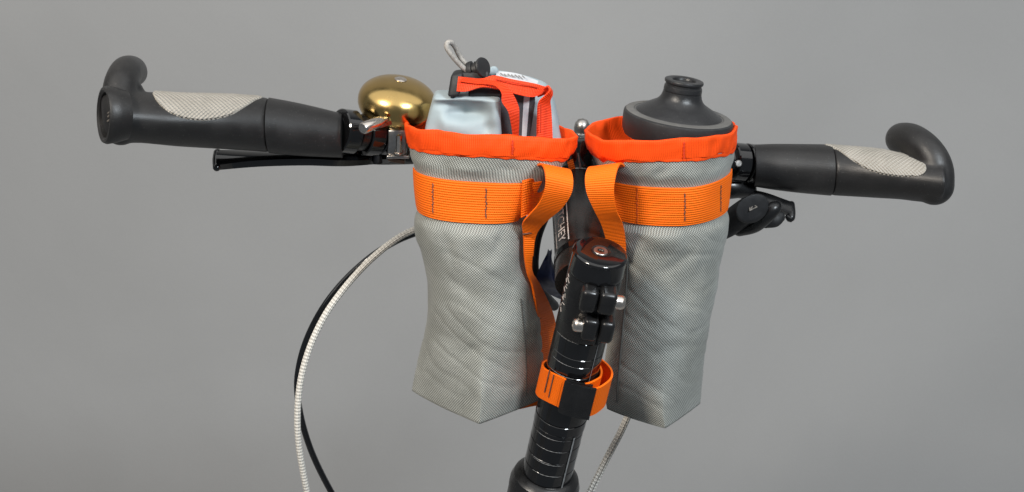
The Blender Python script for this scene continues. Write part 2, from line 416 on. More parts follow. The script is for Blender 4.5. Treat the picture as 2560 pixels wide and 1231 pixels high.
# --- lock rings and lever clamps on the bar
def ring(px0, py0, Y0, px1, py1, Y1, r, name, m, par, lip=.0008):
    a, b = at(px0, py0, Y0), at(px1, py1, Y1); L = (b-a).length
    return build(name, *lathe(a, b-a, [(0, r*.8), (0, r-lip), (lip, r), (L-lip, r), (L, r-lip), (L, r*.8)], 48)[:2], m, par)
ring(848, 327, -.037, 884, 331, -.031, .0155, 'lock_ring', GLOSS, bike)
ring(886, 331, -.030, 908, 333, -.026, .0128, 'lock_ring', SATIN, bike)
ring(1862, 409, .050, 1892, 412, .054, .0152, 'lock_ring', GLOSS, bike)
lc = ring(908, 335, -.026, 942, 338, -.02, .0152, 'brake_lever', GLOSS, bike); tag(lc, 'brake lever under the nearer grip')
ring(946, 338, -.018, 985, 341, -.010, .0140, 'lever_clamp', GLOSS, lc)
lr = ring(1826, 405, .046, 1858, 408, .050, .0148, 'brake_lever', GLOSS, bike); tag(lr, 'brake lever under the farther grip')
build('clamp_bolt', *lathe(at(1845, 410, .03), -FW, [(0, .0026), (.004, .0026), (.0046, .002)], 20)[:2], DULL, lr)
bl = ribbon([at(543, 381, -.048), at(640, 384, -.044), at(760, 390, -.034), at(870, 388, -.02), at(985, 380, -.005)],
            [at(541, 420, -.060), at(640, 410, -.058), at(760, 406, -.046), at(870, 409, -.03), at(985, 402, -.01)], .005, 40, 6, .0016)
build('lever_blade', *bl[:2], GLOSS, lc)
build('lever_tip', *tube([(at(544, 383, -.049), .003), (at(543, 400, -.054), .0034), (at(542, 419, -.060), .0028)], 10, 12)[:2], GLOSS, lc)
build('lever_body', *tube([(at(870, 385, -.02), .006), (at(920, 380, -.01), .009), (at(960, 378, -.004), .010), (at(1030, 384, .006), .008)], 20, 16)[:2], SATIN, lc)
build('adjuster_screw', *lathe(at(944, 398, -.02), Vector((0, 0, -1)), [(-.006, .002), (0, .0034), (.003, .0034), (.0034, .002)], 16)[:2], MATTE, lc)
# right brake lever
bl = ribbon([at(1800, 470, .06), at(1850, 474, .055), at(1910, 486, .05), at(1955, 500, .045), at(1979, 508, .042)],
            [at(1800, 492, .055), at(1850, 492, .05), at(1910, 505, .044), at(1955, 530, .038), at(1979, 541, .035)], .005, 30, 6, .001)
build('lever_blade', *bl[:2], SATIN, lr)
build('lever_tip', *tube([(at(1978, 512, .042), .0028), (at(1979, 532, .037), .003), (at(1976, 546, .034), .0032), (at(1970, 543, .034), .0022)], 14, 12)[:2], SATIN, lr)
build('lever_body', *tube([(at(1790, 470, .05), .009), (at(1830, 468, .05), .009), (at(1872, 474, .052), .006)], 16, 16)[:2], SATIN, lr)
# thumb shifter
sh = build('gear_shifter', *tube([(at(1795, 575, .03), .009), (at(1822, 560, .03), .0095), (at(1850, 540, .026), .0098), (at(1875, 522, .022), .0095), (at(1893, 513, .020), .0085)], 30, 20, squash=(FW, .7))[:2], MATTE, bike)
tag(sh, 'gear shifter with two thumb paddles under the farther grip')
pn = (-FW+UP*.75-RT*.25).normalized(); px_ = (RT-UP*.55); px_ = (px_-pn*px_.dot(pn)).normalized(); py_ = pn.cross(px_)
pc = at(1880, 519, .008)
def disc(c, n, ex, ey, h, bev): return oval(c, n, ex, ey, [(-h, .86), (-h+bev, .97), (-h+2*bev, 1), (-bev, 1), (-.3*bev, .965), (0, .88), (.0004, .4), (.0005, .02)])
build('thumb_paddle', *disc(pc, pn, (RT*.8+UP*.42).normalized()*.0125, (UP*.7-RT*.4-FW*.3).normalized()*.0098, .005, .0012), MATTE, sh)
for a, b in (((-.0030, .0034), (.0034, .0012)), ((-.0030, .0034), (-.0004, -.0034)), ((.0034, .0012), (-.0004, -.0034)), ((.0002, .0022), (-.0004, -.0032))):
    build('paddle_mark', *tube([(pc+px_*a[0]+py_*a[1]+pn*.0004, .0005), (pc+px_*b[0]+py_*b[1]+pn*.0004, .0005)], 4, 6)[:2], DIRT, sh)
build('thumb_paddle', *tube([(at(1850, 578, .03), .005), (at(1885, 568, .024), .0055), (at(1915, 545, .018), .0055), (at(1933, 522, .018), .006), (at(1940, 515, .022), .005)], 30, 16, squash=(UP, .8))[:2], SATIN, sh)
build('release_lever', *tube([(at(1915, 558, .03), .004), (at(1935, 551, .03), .0055), (at(1946, 543, .032), .005)], 14, 14)[:2], MATTE, sh)

# --- steerer post
PT = at(1502, 628, -.115); PB = at(1356, 1231, -.062)
AX = (PB-PT).normalized(); PL = (PB-PT).length
def along(py):                              # distance down the post axis that appears at photograph row py
    lo, hi = -.05, PL*1.3
    for _ in range(40):
        m = (lo+hi)/2
        if proj(PT+AX*m)[1] < py: lo = m
        else: hi = m
    return lo
def post(name, profile, m, par=bike, seg=64): return build(name, *lathe(PT, AX, profile, seg)[:2], m, par, sharp=30)
R0 = .0186
cap = post('steerer_cap', [(.0004, .002), (0, .006), (.0002, R0*.90), (.0006, R0*.955), (.0014, R0*.99), (.0024, R0*1.01), (.0028, R0*.995), (.0140, R0*.995), (.0150, R0*1.01), (.0162, R0*.995), (.0164, R0*.9)], GLOSS)
ex_, ey_ = frame_of(AX)
bolt_c = PT
build('cap_bolt', *lathe(bolt_c+AX*.0004, -AX, [(-.003, .0050), (.0004, .0050), (.0008, .0046), (.0008, .0024), (-.0012, .0022), (-.0012, .0001)], 32)[:2], DULL, cap)
build('bolt_washer', *lathe(bolt_c, -AX, [(-.003, .0064), (.0003, .0064), (.0005, .0060), (.0002, .005)], 32, cap1=False)[:2], SATIN, cap)
t_cl = along(822)
stem = post('stem', [(.0167, R0*.9), (.0168, R0*.985), (.0178, R0*1.0), (t_cl-.001, R0*1.0), (t_cl, R0*.985), (t_cl, R0*.8)], SATIN); tag(stem, 'black stem clamped to the steerer with printed lettering on its arm')
# arm of the stem
SA, SB = at(1440, 410, .02), at(1462, 705, -.088)
sd = (SB-SA); SL = sd.length; sd.normalize()
s1 = (RT-sd*RT.dot(sd)).normalized(); s2 = s1.cross(sd).normalized()
if s2.dot(FW) > 0: s2 = -s2
SR = .0196
def build_arm(x_end):
    build('stem_arm', *lathe(SA, sd, [(-.012, .012), (-.012, .0180), (-.010, .0192), (.018, .0192), (.0195, .0187), (.021, SR), (x_end+.004, SR), (SL*.82, SR*1.02), (SL, SR*1.05)], 64)[:2], BROWN, stem)
def text_mesh(body, size):
    c = bpy.data.curves.new('lettering', 'FONT'); c.body = body; c.size = size; c.align_x = 'LEFT'; c.align_y = 'CENTER'; c.resolution_u = 4
    o = bpy.data.objects.new('lettering', c); COL.objects.link(o); dg = bpy.context.evaluated_depsgraph_get(); dg.update()
    me = bpy.data.meshes.new_from_object(o.evaluated_get(dg)); V = [v.co.copy() for v in me.vertices]; F = [tuple(p.vertices) for p in me.polygons]
    bpy.data.objects.remove(o); bpy.data.curves.remove(c); bpy.data.meshes.remove(me); return V, F
def on_arm(x, y, lift=.0004, pz=None):               # x runs down the arm, y round it towards the right
    phi = (PHI_T if pz is None else pz)+y/SR; r = SR+lift
    return SA+sd*x+(s1*math.sin(phi)+s2*math.cos(phi))*r
tv, tf = text_mesh('RITCHEY', .0095)
tw = max(v.x for v in tv)
PHI_T = min((abs(proj(on_arm(.05, 0, pz=R(d)))[0]-1397), R(d)) for d in range(-80, 0))[1]
x_end = min((abs(proj(on_arm(i*.0005, 0))[1]-604), i*.0005) for i in range(240))[1]
build_arm(x_end)
build('arm_seam', *lathe(SA, sd, [(.026, SR*.98), (.0261, SR+.0003), (.0268, SR+.0003), (.0269, SR*.98)], 64)[:2], DULL, stem)
build('arm_collar', *lathe(SA, sd, [(x_end+.005, SR*.98), (x_end+.005, SR+.0008), (x_end+.010, SR+.001), (x_end+.010, SR*.98)], 64)[:2], GLOSS, stem)
build('lettering', [on_arm(x_end-tw+v.x, v.y) for v in tv], tf, INK, stem, smooth=False)
for y0 in (.0062, -.0058):
    vs = []
    for x in [x_end-tw-.002+i*(tw+.004)/20 for i in range(21)]:
        vs += [on_arm(x, y0-.0004), on_arm(x, y0+.0004)]
    build('printed_line', vs, [(2*i, 2*i+1, 2*i+3, 2*i+2) for i in range(20)], INK, stem, smooth=False)
# clamp ears, slit and bolts
left = (RT-AX*RT.dot(AX)).normalized(); front = AX.cross(left).normalized()
if front.dot(FW) > 0: front = -front
def pp_(t, side, out): return PT+AX*t+left*side+front*out
def row(py): return along(py)
te1, te2 = along(703), along(771)
def slit_x(t): return .0020+(.0070-.0020)*clamp((t-te1)/(te2-te1), -.6, 1.5)
for te, (xa, xb), bs in ((te1, (-.0098, .0142), 1), (te2, (-.0042, .0174), -1)):
    slx = slit_x(te)
    for sgn in (-1, 1):
        w0 = (slx-.0004-xa) if sgn < 0 else (xb-(slx+.0004)); cx = (xa+slx-.0004)/2 if sgn < 0 else (xb+slx+.0004)/2
        V, F, _ = rbox(pp_(te, cx, R0-.0025), (left, AX, front), (w0/2, .0087, .0114), .0034, 5)
        build('clamp_ear', V, F, SATIN, stem)
    bx = xb if bs > 0 else xa
    V, F, _ = lathe(pp_(te, bx-.001*bs, R0+.0022), left*bs, [(0, .0049), (.0042, .0050), (.0060, .0046), (.0070, .0036), (.0073, .0024), (.0058, .0023), (.0058, .0002)], 32)
    build('clamp_bolt', V, F, STEEL, stem)
ts_ = [.0172+i*(t_cl-.0172)/8 for i in range(9)]
def surf_out(x): return math.sqrt(max(0, R0*R0-x*x))
slit = ribbon([pp_(t, slit_x(t)-.0006, surf_out(slit_x(t))+.0002) for t in ts_], [pp_(t, slit_x(t)+.0006, surf_out(slit_x(t))+.0002) for t in ts_], .0012, 16, 2)
build('clamp_slit', *slit[:2], MATTE, stem)
# worn script print on the clamp's side
def on_post(t, phi, r): return PT+AX*t+(left*math.sin(phi)+front*math.cos(phi))*r
for i in range(12):
    t0 = .0195+i*.0025; ph = R(-76)+.10*math.sin(i*2.3); dp = .12+.08*math.sin(i*1.7)
    build('worn_print', *tube([(on_post(t0+.0006*k*math.sin(i*1.3)+.0004*k, ph+dp*(k-1)*.5, R0+.00005), .00028) for k in range(3)], 8, 6)[:2], INK, stem)
# spacers, headset and tube
marks = [along(p) for p in (862, 880, 908, 935, 958)]
prev = t_cl+.0004
for i, tm in enumerate(marks):
    rr = R0*(.985 if i < 4 else 1.03)
    post('spacer', [(prev, rr*.9), (prev, rr*.985), (prev+.00025, rr), (tm-.00025, rr), (tm, rr*.985), (tm, rr*.9)], GLOSS); prev = tm+.0003
t_st = [along(p) for p in (1030, 1052, 1062, 1090, 1120, 1150, 1180, 1206, 1262)]
post('spacer', [(prev, R0*.9), (prev, R0*.985), (t_st[0]-.0005, R0*.985), (t_st[0], R0*.96), (t_st[0], R0*.9)], GLOSS); prev = t_st[0]+.0003
for i, tm in enumerate(t_st[1:]):
    rr = R0*(1.0 if i == 0 else .975+.003*(i % 2))
    post('tube_section', [(prev, rr*.9), (prev, rr*.985), (prev+.00025, rr), (tm-.00025, rr), (tm, rr*.985), (tm, rr*.9)], GLOSS); prev = tm+.0003
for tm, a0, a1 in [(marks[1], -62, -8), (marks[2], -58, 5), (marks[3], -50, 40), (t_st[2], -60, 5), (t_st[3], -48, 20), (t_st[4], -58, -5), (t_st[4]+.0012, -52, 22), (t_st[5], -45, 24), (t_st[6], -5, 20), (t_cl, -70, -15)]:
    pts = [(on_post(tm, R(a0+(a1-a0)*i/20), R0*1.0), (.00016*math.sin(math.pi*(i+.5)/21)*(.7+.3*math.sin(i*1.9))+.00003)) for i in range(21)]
    build('edge_glint', *tube(pts, 40, 6)[:2], GREYLINE, bike)  # highlights along the groove edges, painted in as thin pale arcs
# long thin pale grey strip down the post
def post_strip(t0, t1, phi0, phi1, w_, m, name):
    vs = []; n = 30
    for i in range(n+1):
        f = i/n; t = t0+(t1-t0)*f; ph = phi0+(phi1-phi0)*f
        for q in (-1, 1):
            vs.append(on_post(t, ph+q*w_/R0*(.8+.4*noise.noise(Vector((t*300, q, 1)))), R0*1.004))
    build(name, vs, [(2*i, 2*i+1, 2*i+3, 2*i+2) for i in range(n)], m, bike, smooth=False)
post_strip(along(1056), along(1240), R(34), R(33), .0008, GREYLINE, 'pale_strip')
post_strip(t_cl+.001, along(955), R(36), R(35), .0003, GREYLINE, 'pale_strip')
tcol = along(1190)
post('headset_cup', [(tcol-.004, R0*.95), (tcol-.003, R0*1.10), (tcol, R0*1.28), (tcol+.006, R0*1.38), (tcol+.012, R0*1.38), (tcol+.0125, R0*1.3), (tcol+.013, R0*1.36), (tcol+.03, R0*1.36), (tcol+.034, R0*1.22), (tcol+.16, R0*1.22), (tcol+.16, R0)], SATIN)

# --- cables
def cable(name, P, rpx, m, n=90, label=None):
    o = tube([(at(*p), pm(p[2], rpx)) for p in P], n, 14)
    o = build(name, *o[:2], m, bike, uvs=o[2])
    if label: o['label'] = label
BRAID = m_braid()
cable('cable_housing', [(1120, 545, .03), (1040, 573, .035), (985, 602, .03), (920, 656, .02), (860, 722, .012), (812, 790, .006), (775, 868, .0), (752, 950, -.004), (744, 1030, -.006), (746, 1100, -.006), (756, 1170, -.004), (775, 1260, 0), (815, 1400, .01), (880, 1560, .02)], 8.5, BRAID, label='white braided cable housing looping to the left of the bags')
cable('cable_housing', [(1120, 555, .05), (1042, 582, .052), (985, 606, .05), (920, 648, .045), (852, 712, .04), (800, 782, .034), (762, 862, .03), (744, 940, .026), (746, 1005, .025), (762, 1080, .026), (792, 1160, .03), (845, 1260, .036), (920, 1380, .04), (1010, 1500, .04)], 8.5, GLOSS, label='black cable housing running beside the white one')
cable('cable_housing', [(1600, 960, .02), (1578, 1020, .015), (1552, 1080, .01), (1518, 1145, .005), (1480, 1222, 0), (1448, 1290, 0), (1410, 1400, .005), (1390, 1540, .01)], 9.5, BRAID, label='white braided cable housing hanging below the right bag')
cable('cable_housing', [(1380, 505, .01), (1360, 545, .0), (1343, 590, -.012), (1335, 640, -.02), (1336, 685, -.022), (1350, 725, -.012), (1385, 765, .01)], 13, MATTE, 50, 'thick black hose between the left bag and the stem')
# computer-free front hardware between the bags: black bracket, chrome domed bolt
br = build('bracket', *rbox(at(1448, 400, .0), (RT, FW, UP), (.0095, .008, .016), .003)[:2], GLOSS, bike)
build('bracket_glint', *ribbon([at(1443, 384, -.012), at(1452, 440, -.012)], [at(1447, 383, -.012), at(1457, 438, -.012)], .0008, 6, 2)[:2], DULL, br)  # highlight on the black bracket, put in as a thin steel strip
kb = lathe(at(1449, 372, .05), (at(1457, 300, .05)-at(1449, 372, .05)), [(-.004, .0048), (.008, .0056), (.0105, .0068), (.0125, .0068), (.0128, .0056), (.016, .0060), (.0195, .0054), (.0222, .0036), (.0235, .0001)], 32)
build('domed_bolt', *kb[:2], DULL, bike)

# ------------------------------------------------------------------ stem bags
class Bag:
    def __init__(s, Yc, k, levels, seed, bandpy, twist=0.):
        s.Yc, s.k, s.seed = Yc, k, seed
        s.tab = []
        for (py, L, Rr, b, n, fx) in levels:
            c = at((L+Rr)/2, py, Yc); a = (at(Rr, py, Yc).x-at(L, py, Yc).x)/2
            s.tab.append((-c.z, c.x, a, b/1000, n, fx))
        s.z0, s.z1 = s.tab[0][0], s.tab[-1][0]
        s.cols = [[(t[0], t[i]) for t in s.tab] for i in range(1, 6)]
        s.b0, s.b1 = -at(1280, bandpy[0], Yc).z, -at(1280, bandpy[1], Yc).z
        s.cache = {}; s.dents = []
    def lv(s, zz):
        k = round(zz, 6)
        if k not in s.cache: s.cache[k] = [herm_tab(c, zz) for c in s.cols]
        return s.cache[k]
    def raw(s, phi, zz, off=0.):
        cx, a, b, n, fx = s.lv(zz)
        c, q = math.cos(phi), math.sin(phi); a += off; b += off
        e = 2/n
        x = a*math.copysign(abs(c)**e, c); y = b*math.copysign(abs(q)**e, q)
        x2 = x+fx*a*max(0, q)*(1-abs(x)/a)       # front fold leans to one side
        return Vector((cx+x2, s.Yc-y-s.k*x, -zz))
    def pt(s, phi, zz, off=0., wr=1.):
        p = s.raw(phi, zz, off)
        if wr:
            cx = s.lv(zz)[0]; d = Vector((p.x-cx, p.y-s.Yc, 0)).normalized()
            q = Vector((p.x*24, p.y*24, zz*7+s.seed)); r = Vector((p.x*60+zz*30, p.y*60, zz*30+s.seed*3))
            f = .0026*noise.noise(q)+.0006*noise.noise(r)
            r2 = Vector((p.x*34-zz*52, p.y*34, s.seed*5+zz*20)); f += -.0005*max(0, .25-abs(noise.noise(r2)))/.25*sst(zz, s.z0+.02, s.z0+.05)
            bm_ = sst(zz, s.b0-.010, s.b0)*(1-sst(zz, s.b1, s.b1+.008))
            f = f*(1-.9*bm_)-.0016*bm_+.0016*sst(zz, s.b1, s.b1+.012)*(1-sst(zz, s.b1+.012, s.b1+.045))
            rim = 1-sst(zz, s.z0+.013, s.z0+.027); f *= (1-rim*.8)
            f *= (1-.7*sst(zz, s.z1-.02, s.z1))
            if phi < math.pi and s.dents and bm_ < .99:
                qx, qy = proj(p)
                for (dx, dy, sx, sy, an, am) in s.dents:
                    am *= .48; ux, uy = qx-dx, qy-dy; ca, sa = math.cos(an), math.sin(an)
                    e = ((ux*ca+uy*sa)/sx)**2+((uy*ca-ux*sa)/sy)**2
                    if e < 9: f += am*math.exp(-e)*(1-bm_)*(1-rim)
            p += d*f*wr
        return p
    def surface(s, z0, z1, nz, nphi, phi0=0., phi1=2*math.pi, off=0., thick=0., wr=1.):
        closed = abs(phi1-phi0-2*math.pi) < 1e-6; rows = []; U = []
        m = nphi if closed else nphi+1
        for i in range(nz+1):
            zz = z0+(z1-z0)*i/nz; row_ = []; L = 0; pv = None
            for j in range(m):
                p = s.pt(phi0+(phi1-phi0)*j/nphi, zz, off, wr)
                if pv is not None: L += (p-pv).length
                pv = p; row_.append(p); U.append((L, zz))
            rows.append(row_)
        return rows, U, closed
    def body(s, name, par):
        rows, U, _ = s.surface(s.z0+.008, s.z1, 150, 200)
        n = 200; last = rows[-1]
        c = sum(last, Vector())/n
        for k in (.995, .96, .6, .02):
            rows.append([c+(p-c)*k+Vector((0, 0, -.0012 if k > .9 else (.0 if k > .1 else .003))) for p in last]); U += [(((p-c)*k).x+.3, ((p-c)*k).y) for p in last]
        V, F = loft(rows, False, False)
        # uv seam: the last column would wrap, keep it at the back
        o = build(name, V, F, FAB, par, uvs=U, sharp=60)
        return o
    def band(s, name, m, par, za, zb, ph0, ph1, off=.0012, th=.0013, nphi=120, wr=1., tilt=0., z_of=None, nw=8):
        """webbing lying on the cloth between two heights, as a solid strip; uv = (along, across)"""
        outer, U = [], []; L = 0; pv = None
        closed = abs(ph1-ph0-2*math.pi) < 1e-6
        for j in range(nphi+(0 if closed else 1)):
            ph = ph0+(ph1-ph0)*j/nphi; ro, ri, uu = [], [], []
            dz = z_of(ph) if z_of else (0, 0)
            mid = s.pt(ph, (za+zb)/2, off, wr)
            if pv is not None: L += (mid-pv).length
            pv = mid
            for i in range(nw+1):
                f = i/nw; zz = za+dz[0]+(zb+dz[1]-za-dz[0])*f
                e = .25*th*(1-min(1, min(f, 1-f)*8))
                ro.append(s.pt(ph, zz, off+th-e, wr)); ri.append(s.pt(ph, zz, off, wr)); uu.append((L, (f-.5)*(zb-za)))
            outer.append(ro+ri[::-1]); U += uu+uu[::-1]
        n = len(outer[0])
        V, F = loft(outer, not closed, not closed)
        if closed:
            k = len(outer)-1; F += [(k*n+i, k*n+(i+1) % n, (i+1) % n, i) for i in range(n)]
        return build(name, V, F, m, par, uvs=U, sharp=50)
    def phi_at(s, px, zz, off=.002):
        best = None
        for i in range(400):
            ph = math.pi*i/400
            d = abs(proj(s.pt(ph, zz, off, 0))[0]-px)
            if best is None or d < best[0]: best = (d, ph)
        return best[1]

def rim_binding(B, par, h, wav, seed, sag, m=BIND):
    """folded tape over the raw edge: outer skin, rounded top, inner skin"""
    n = 220; prof = [(h, .0006), (h*.99, .0013), (h*.8, .0014), (h*.6, .0015), (h*.4, .0015), (h*.2, .0015), (h*.05, .0014), (.0001, .0010), (-.0003, 0), (.0001, -.0010), (h*.05, -.0014), (h*.5, -.0014), (h*1.45, -.0024), (h*1.5, -.0030)]
    rings, U = [], []; L = 0; pv = None
    for j in range(n):
        ph = 2*math.pi*j/n; r = []
        wob = wav*noise.noise(Vector((math.cos(ph)*2.2, math.sin(ph)*2.2, seed)))+wav*.15*noise.noise(Vector((math.cos(ph)*6, math.sin(ph)*6, seed+4)))
        wob2 = .0016*noise.noise(Vector((math.cos(ph)*5, math.sin(ph)*5, seed+9)))
        wob -= sag[0]*max(0, -math.cos(ph))**2+sag[1]*max(0, math.cos(ph))**2+sag[2]*max(0, -math.sin(ph))**2
        mid = B.raw(ph, B.z0+.005); L += (mid-pv).length if pv else 0; pv = mid
        for (z, o) in prof:
            f = z/h
            bul = .0011*noise.noise(Vector((math.cos(ph)*7+z*60, math.sin(ph)*7, z*120+seed)))
            p = B.pt(ph, B.z0+.0+max(z, 0)+.0, o+bul, 1.)
            p = p+Vector((0, 0, wob*(1-f*.25)-min(z, 0)+wob2*f)); r.append(p); U.append((L, z+(.03 if o < 0 else 0)))
        rings.append(r)
    V, F = loft(rings, False, False, closed=False); k = len(prof)
    F += [((n-1)*k+i, (n-1)*k+i+1, i+1, i) for i in range(k-1)]
    F += [(j*k, ((j+1) % n)*k, ((j+1) % n)*k+k-1, j*k+k-1) for j in range(n)]
    return build('rim_binding', V, F, m, par, uvs=U, sharp=60)
def sag_at(ph, sag): return sag[0]*max(0, -math.cos(ph))**2+sag[1]*max(0, math.cos(ph))**2+sag[2]*max(0, -math.sin(ph))**2
def flange(B, par, sag, seed):
    B.band('binding_edge', BIND, par, B.z0+.0132, B.z0+.0156, 0, 2*math.pi, .0003, .0007, 220, 1., nw=3,
           z_of=lambda ph: (sag_at(ph, sag), sag_at(ph, sag)+.0011*noise.noise(Vector((math.cos(ph)*8, math.sin(ph)*8, seed)))))
def tack(B, par, px, z0, z1, off, m=THREAD, w_=.0011, lean=0., name='bar_tack'):
    ph = B.phi_at(px, (z0+z1)/2); pts = []
    for i in range(15):
        f = i/14; ph = B.phi_at(px, z0+(z1-z0)*f); p = B.pt(ph, z0+(z1-z0)*f, off, 1.)
        pts.append((p+Vector((lean*(f-.5)+.0003*math.sin(i*2.9), 0, 0)), w_*.5*(.8+.3*math.sin(i*2.1))))
    build(name, *tube(pts, 60, 6, squash=(Vector((0, 1, 0)), .5))[:2], m, par)

GRP = 'orange trimmed grey stem bags'
# left bag -----------------------------------------------------------
LB = Bag(-.050, .17, [(308, 1013, 1440, 29, 2.1, 0), (340, 1017, 1434, 31, 2.1, 0), (376, 1023, 1420, 31, 2.2, 0), (428, 1030, 1385, 31, 2.4, 0), (480, 1034, 1352, 31, 2.5, .0), (530, 1040, 1318, 32, 2.4, 0), (580, 1043, 1312, 33, 2.2, 0), (640, 1055, 1317, 34, 2.0, 0),
    (720, 1066, 1334, 36, 1.8, 0), (800, 1064, 1350, 39, 1.6, 0), (880, 1050, 1358, 43, 1.35, .02), (940, 1036, 1358, 47, 1.16, .05), (985, 1028, 1350, 50, 1.06, .08)], 1.3, (425, 523))
LB.dents = [(1275, 425, 26, 16, .5, -.0035), (1180, 428, 40, 12, .2, .0015), (1110, 415, 14, 24, -.5, -.002), (1190, 590, 40, 30, 0, .0025), (1250, 600, 16, 34, .4, -.0035), (1225, 670, 34, 22, -.3, .003), (1120, 620, 16, 46, -.4, -.003), (1150, 720, 60, 16, .5, -.0022), (1270, 720, 20, 44, -.2, -.002), (1185, 790, 50, 26, .2, .0025), (1120, 850, 40, 18, .6, -.0025), (1180, 880, 34, 18, -.3, -.003), (1240, 850, 22, 50, .3, .002), (1200, 960, 30, 46, 0, .0018), (1100, 960, 30, 30, .4, -.002), (1085, 760, 14, 60, 0, .002)]
lb = thing('stem_bag', LB.raw(0, LB.z1), 'grey woven stem bag holding the pale blue pouch, beside the brass bell', 'bag', GRP)
LB.body('bag_body', lb)
rim_binding(LB, lb, .0140, .0022, 2., (.0025, .0060, .002)); flange(LB, lb, (.0025, .0060, .002), 2.)
LB.band('webbing_band', WEB, lb, LB.b0, LB.b1, math.pi*.985, R(38), .0002, .0014)
for px in (1077, 1216): tack(LB, lb, px, LB.b0+.004, LB.b1-.004, .0019)
tack(LB, lb, 1281, LB.z0+.003, LB.z0+.0125, .0026, RTHREAD, name='binding_stitch')
# webbing end folded at the edge of the band
# right-hand hanging loop and side strap
LY = -.088
loopA = [(1322, 446, -.062), (1330, 424, -.066), (1340, 414, -.078), (1355, 412, -.092), (1363, 436, -.104), (1362, 472, -.105), (1348, 508, -.101), (1322, 538, -.094), (1306, 560, -.086), (1308, 590, -.080), (1312, 640, -.074)]
loopB = [(1392, 458, -.056), (1402, 436, -.060), (1414, 426, -.072), (1426, 428, -.088), (1432, 452, -.100), (1428, 484, -.102), (1404, 520, -.097), (1374, 546, -.090), (1350, 570, -.082), (1338, 595, -.076), (1332, 640, -.068)]
rb = ribbon([at(*p) for p in loopA], [at(*p) for p in loopB], .0014, 70, 8)
build('loop_strap', *rb[:2], WEBX, lb, uvs=rb[2])
rb = ribbon([at(1306, 452, -.084), at(1330, 447, -.080), (at(1372, 446, -.060)), at(1395, 446, -.045)], [at(1303, 545, -.086), at(1322, 536, -.082), (at(1360, 532, -.062)), at(1385, 530, -.045)], .0014, 16, 6)
build('band_end', *rb[:2], WEB, lb, uvs=rb[2])
rb = ribbon([at(*p) for p in ((1309, 580, -.080), (1311, 640, -.079), (1319, 685, -.074), (1330, 715, -.068), (1341, 780, -.062), (1348, 850, -.06), (1353, 920, -.062))],
            [at(*p) for p in ((1338, 580, -.076), (1330, 640, -.074), (1330, 680, -.066), (1350, 715, -.05), (1383, 790, -.035), (1390, 860, -.035), (1385, 930, -.04))], .0014, 40, 6)
build('side_strap', *rb[:2], WEBX, lb, uvs=rb[2])
for a, b in (((1308, 586, -.0825), (1339, 581, -.0785)), ((1350, 797, -.0575), (1376, 777, -.0375))):
    A_, B_ = at(*a), at(*b); build('bar_tack', *tube([(A_.lerp(B_, i/8), .0006) for i in range(9)], 20, 6)[:2], THREAD, lb)
rb = ribbon([at(1285, 1005, -.05), at(1345, 985, -.055), at(1400, 960, -.05)], [at(1300, 1022, -.05), at(1345, 1013, -.055), at(1400, 1005, -.05)], .0014, 12, 4)
build('bottom_strap', *rb[:2], WEBX, lb, uvs=rb[2])
# vertical side seam of the left bag
def seam(B, par, pxs, zs, off=.0001, w_=.0006, m=None):
    pts = []
    for px, zz in zip(pxs, zs):
        ph = B.phi_at(px, zz); pts.append((B.pt(ph, zz, off), w_))
    o = tube(pts, 60, 8); build('side_seam', *o[:2], m or SEAM, par, uvs=o[2])
def zz_at(B, py): return -at(1280, py, B.Yc-.02).z
seam(LB, lb, [1306, 1314, 1319, 1319], [zz_at(LB, 740), zz_at(LB, 820), zz_at(LB, 900), zz_at(LB, 985)])
# strap round the steerer with black keeper
sg = []
TS0, TS1 = along(907), along(976)
def strap(path, name, m, par, th=.0014, dt=0., n=60, shrink=0.):
    A_, B_ = [], []
    for (deg, rad, sh_) in path:
        ph = R(deg+9)
        A_.append(PT+AX*(TS0+sh_+shrink)+(left*math.sin(ph)+front*math.cos(ph))*(R0*rad)); B_.append(PT+AX*(TS1+sh_-shrink)+(left*math.sin(ph)+front*math.cos(ph))*(R0*rad))
    o = ribbon(A_, B_, th, n, 8); return build(name, *o[:2], m, par, uvs=o[2])
st = strap([(-150, 1.15, .011), (-115, 1.12, .008), (-85, 1.10, .0045), (-60, 1.08, .0015), (-35, 1.10, 0), (-10, 1.11, .0015), (15, 1.12, .002), (40, 1.14, .001), (60, 1.12, .002), (85, 1.08, .003), (110, 1.06, .004), (150, 1.08, .006)], 'steerer_strap', WEBX, lb)
strap([(-12, 1.22, .0015), (10, 1.26, .003), (30, 1.40, .0035), (48, 1.47, .002), (66, 1.50, .002), (84, 1.46, .0025), (102, 1.36, .003), (122, 1.28, .004), (150, 1.15, .006)], 'strap_tail', WEBX, st)
kp = strap([(-25, 1.18, .001), (-18, 1.25, .0015), (-5, 1.28, .002), (8, 1.32, .003), (18, 1.40, .0035), (25, 1.50, .0035)], 'strap_keeper', SATIN, st, .0022, n=30, shrink=-.0012)
strap([(-25, 1.13, .001), (-5, 1.13, .002), (18, 1.18, .0035), (25, 1.28, .0035)], 'strap_keeper', SATIN, st, .002, n=20, shrink=-.0012)
for dg, tt in ((-54, 0.), (-42, .0012)):
    build('bar_tack', *tube([(on_post(TS0+.002+i*.0024+tt-.002, R(dg), R0*1.145), .0005) for i in range(9)], 24, 6)[:2], THREAD, st)

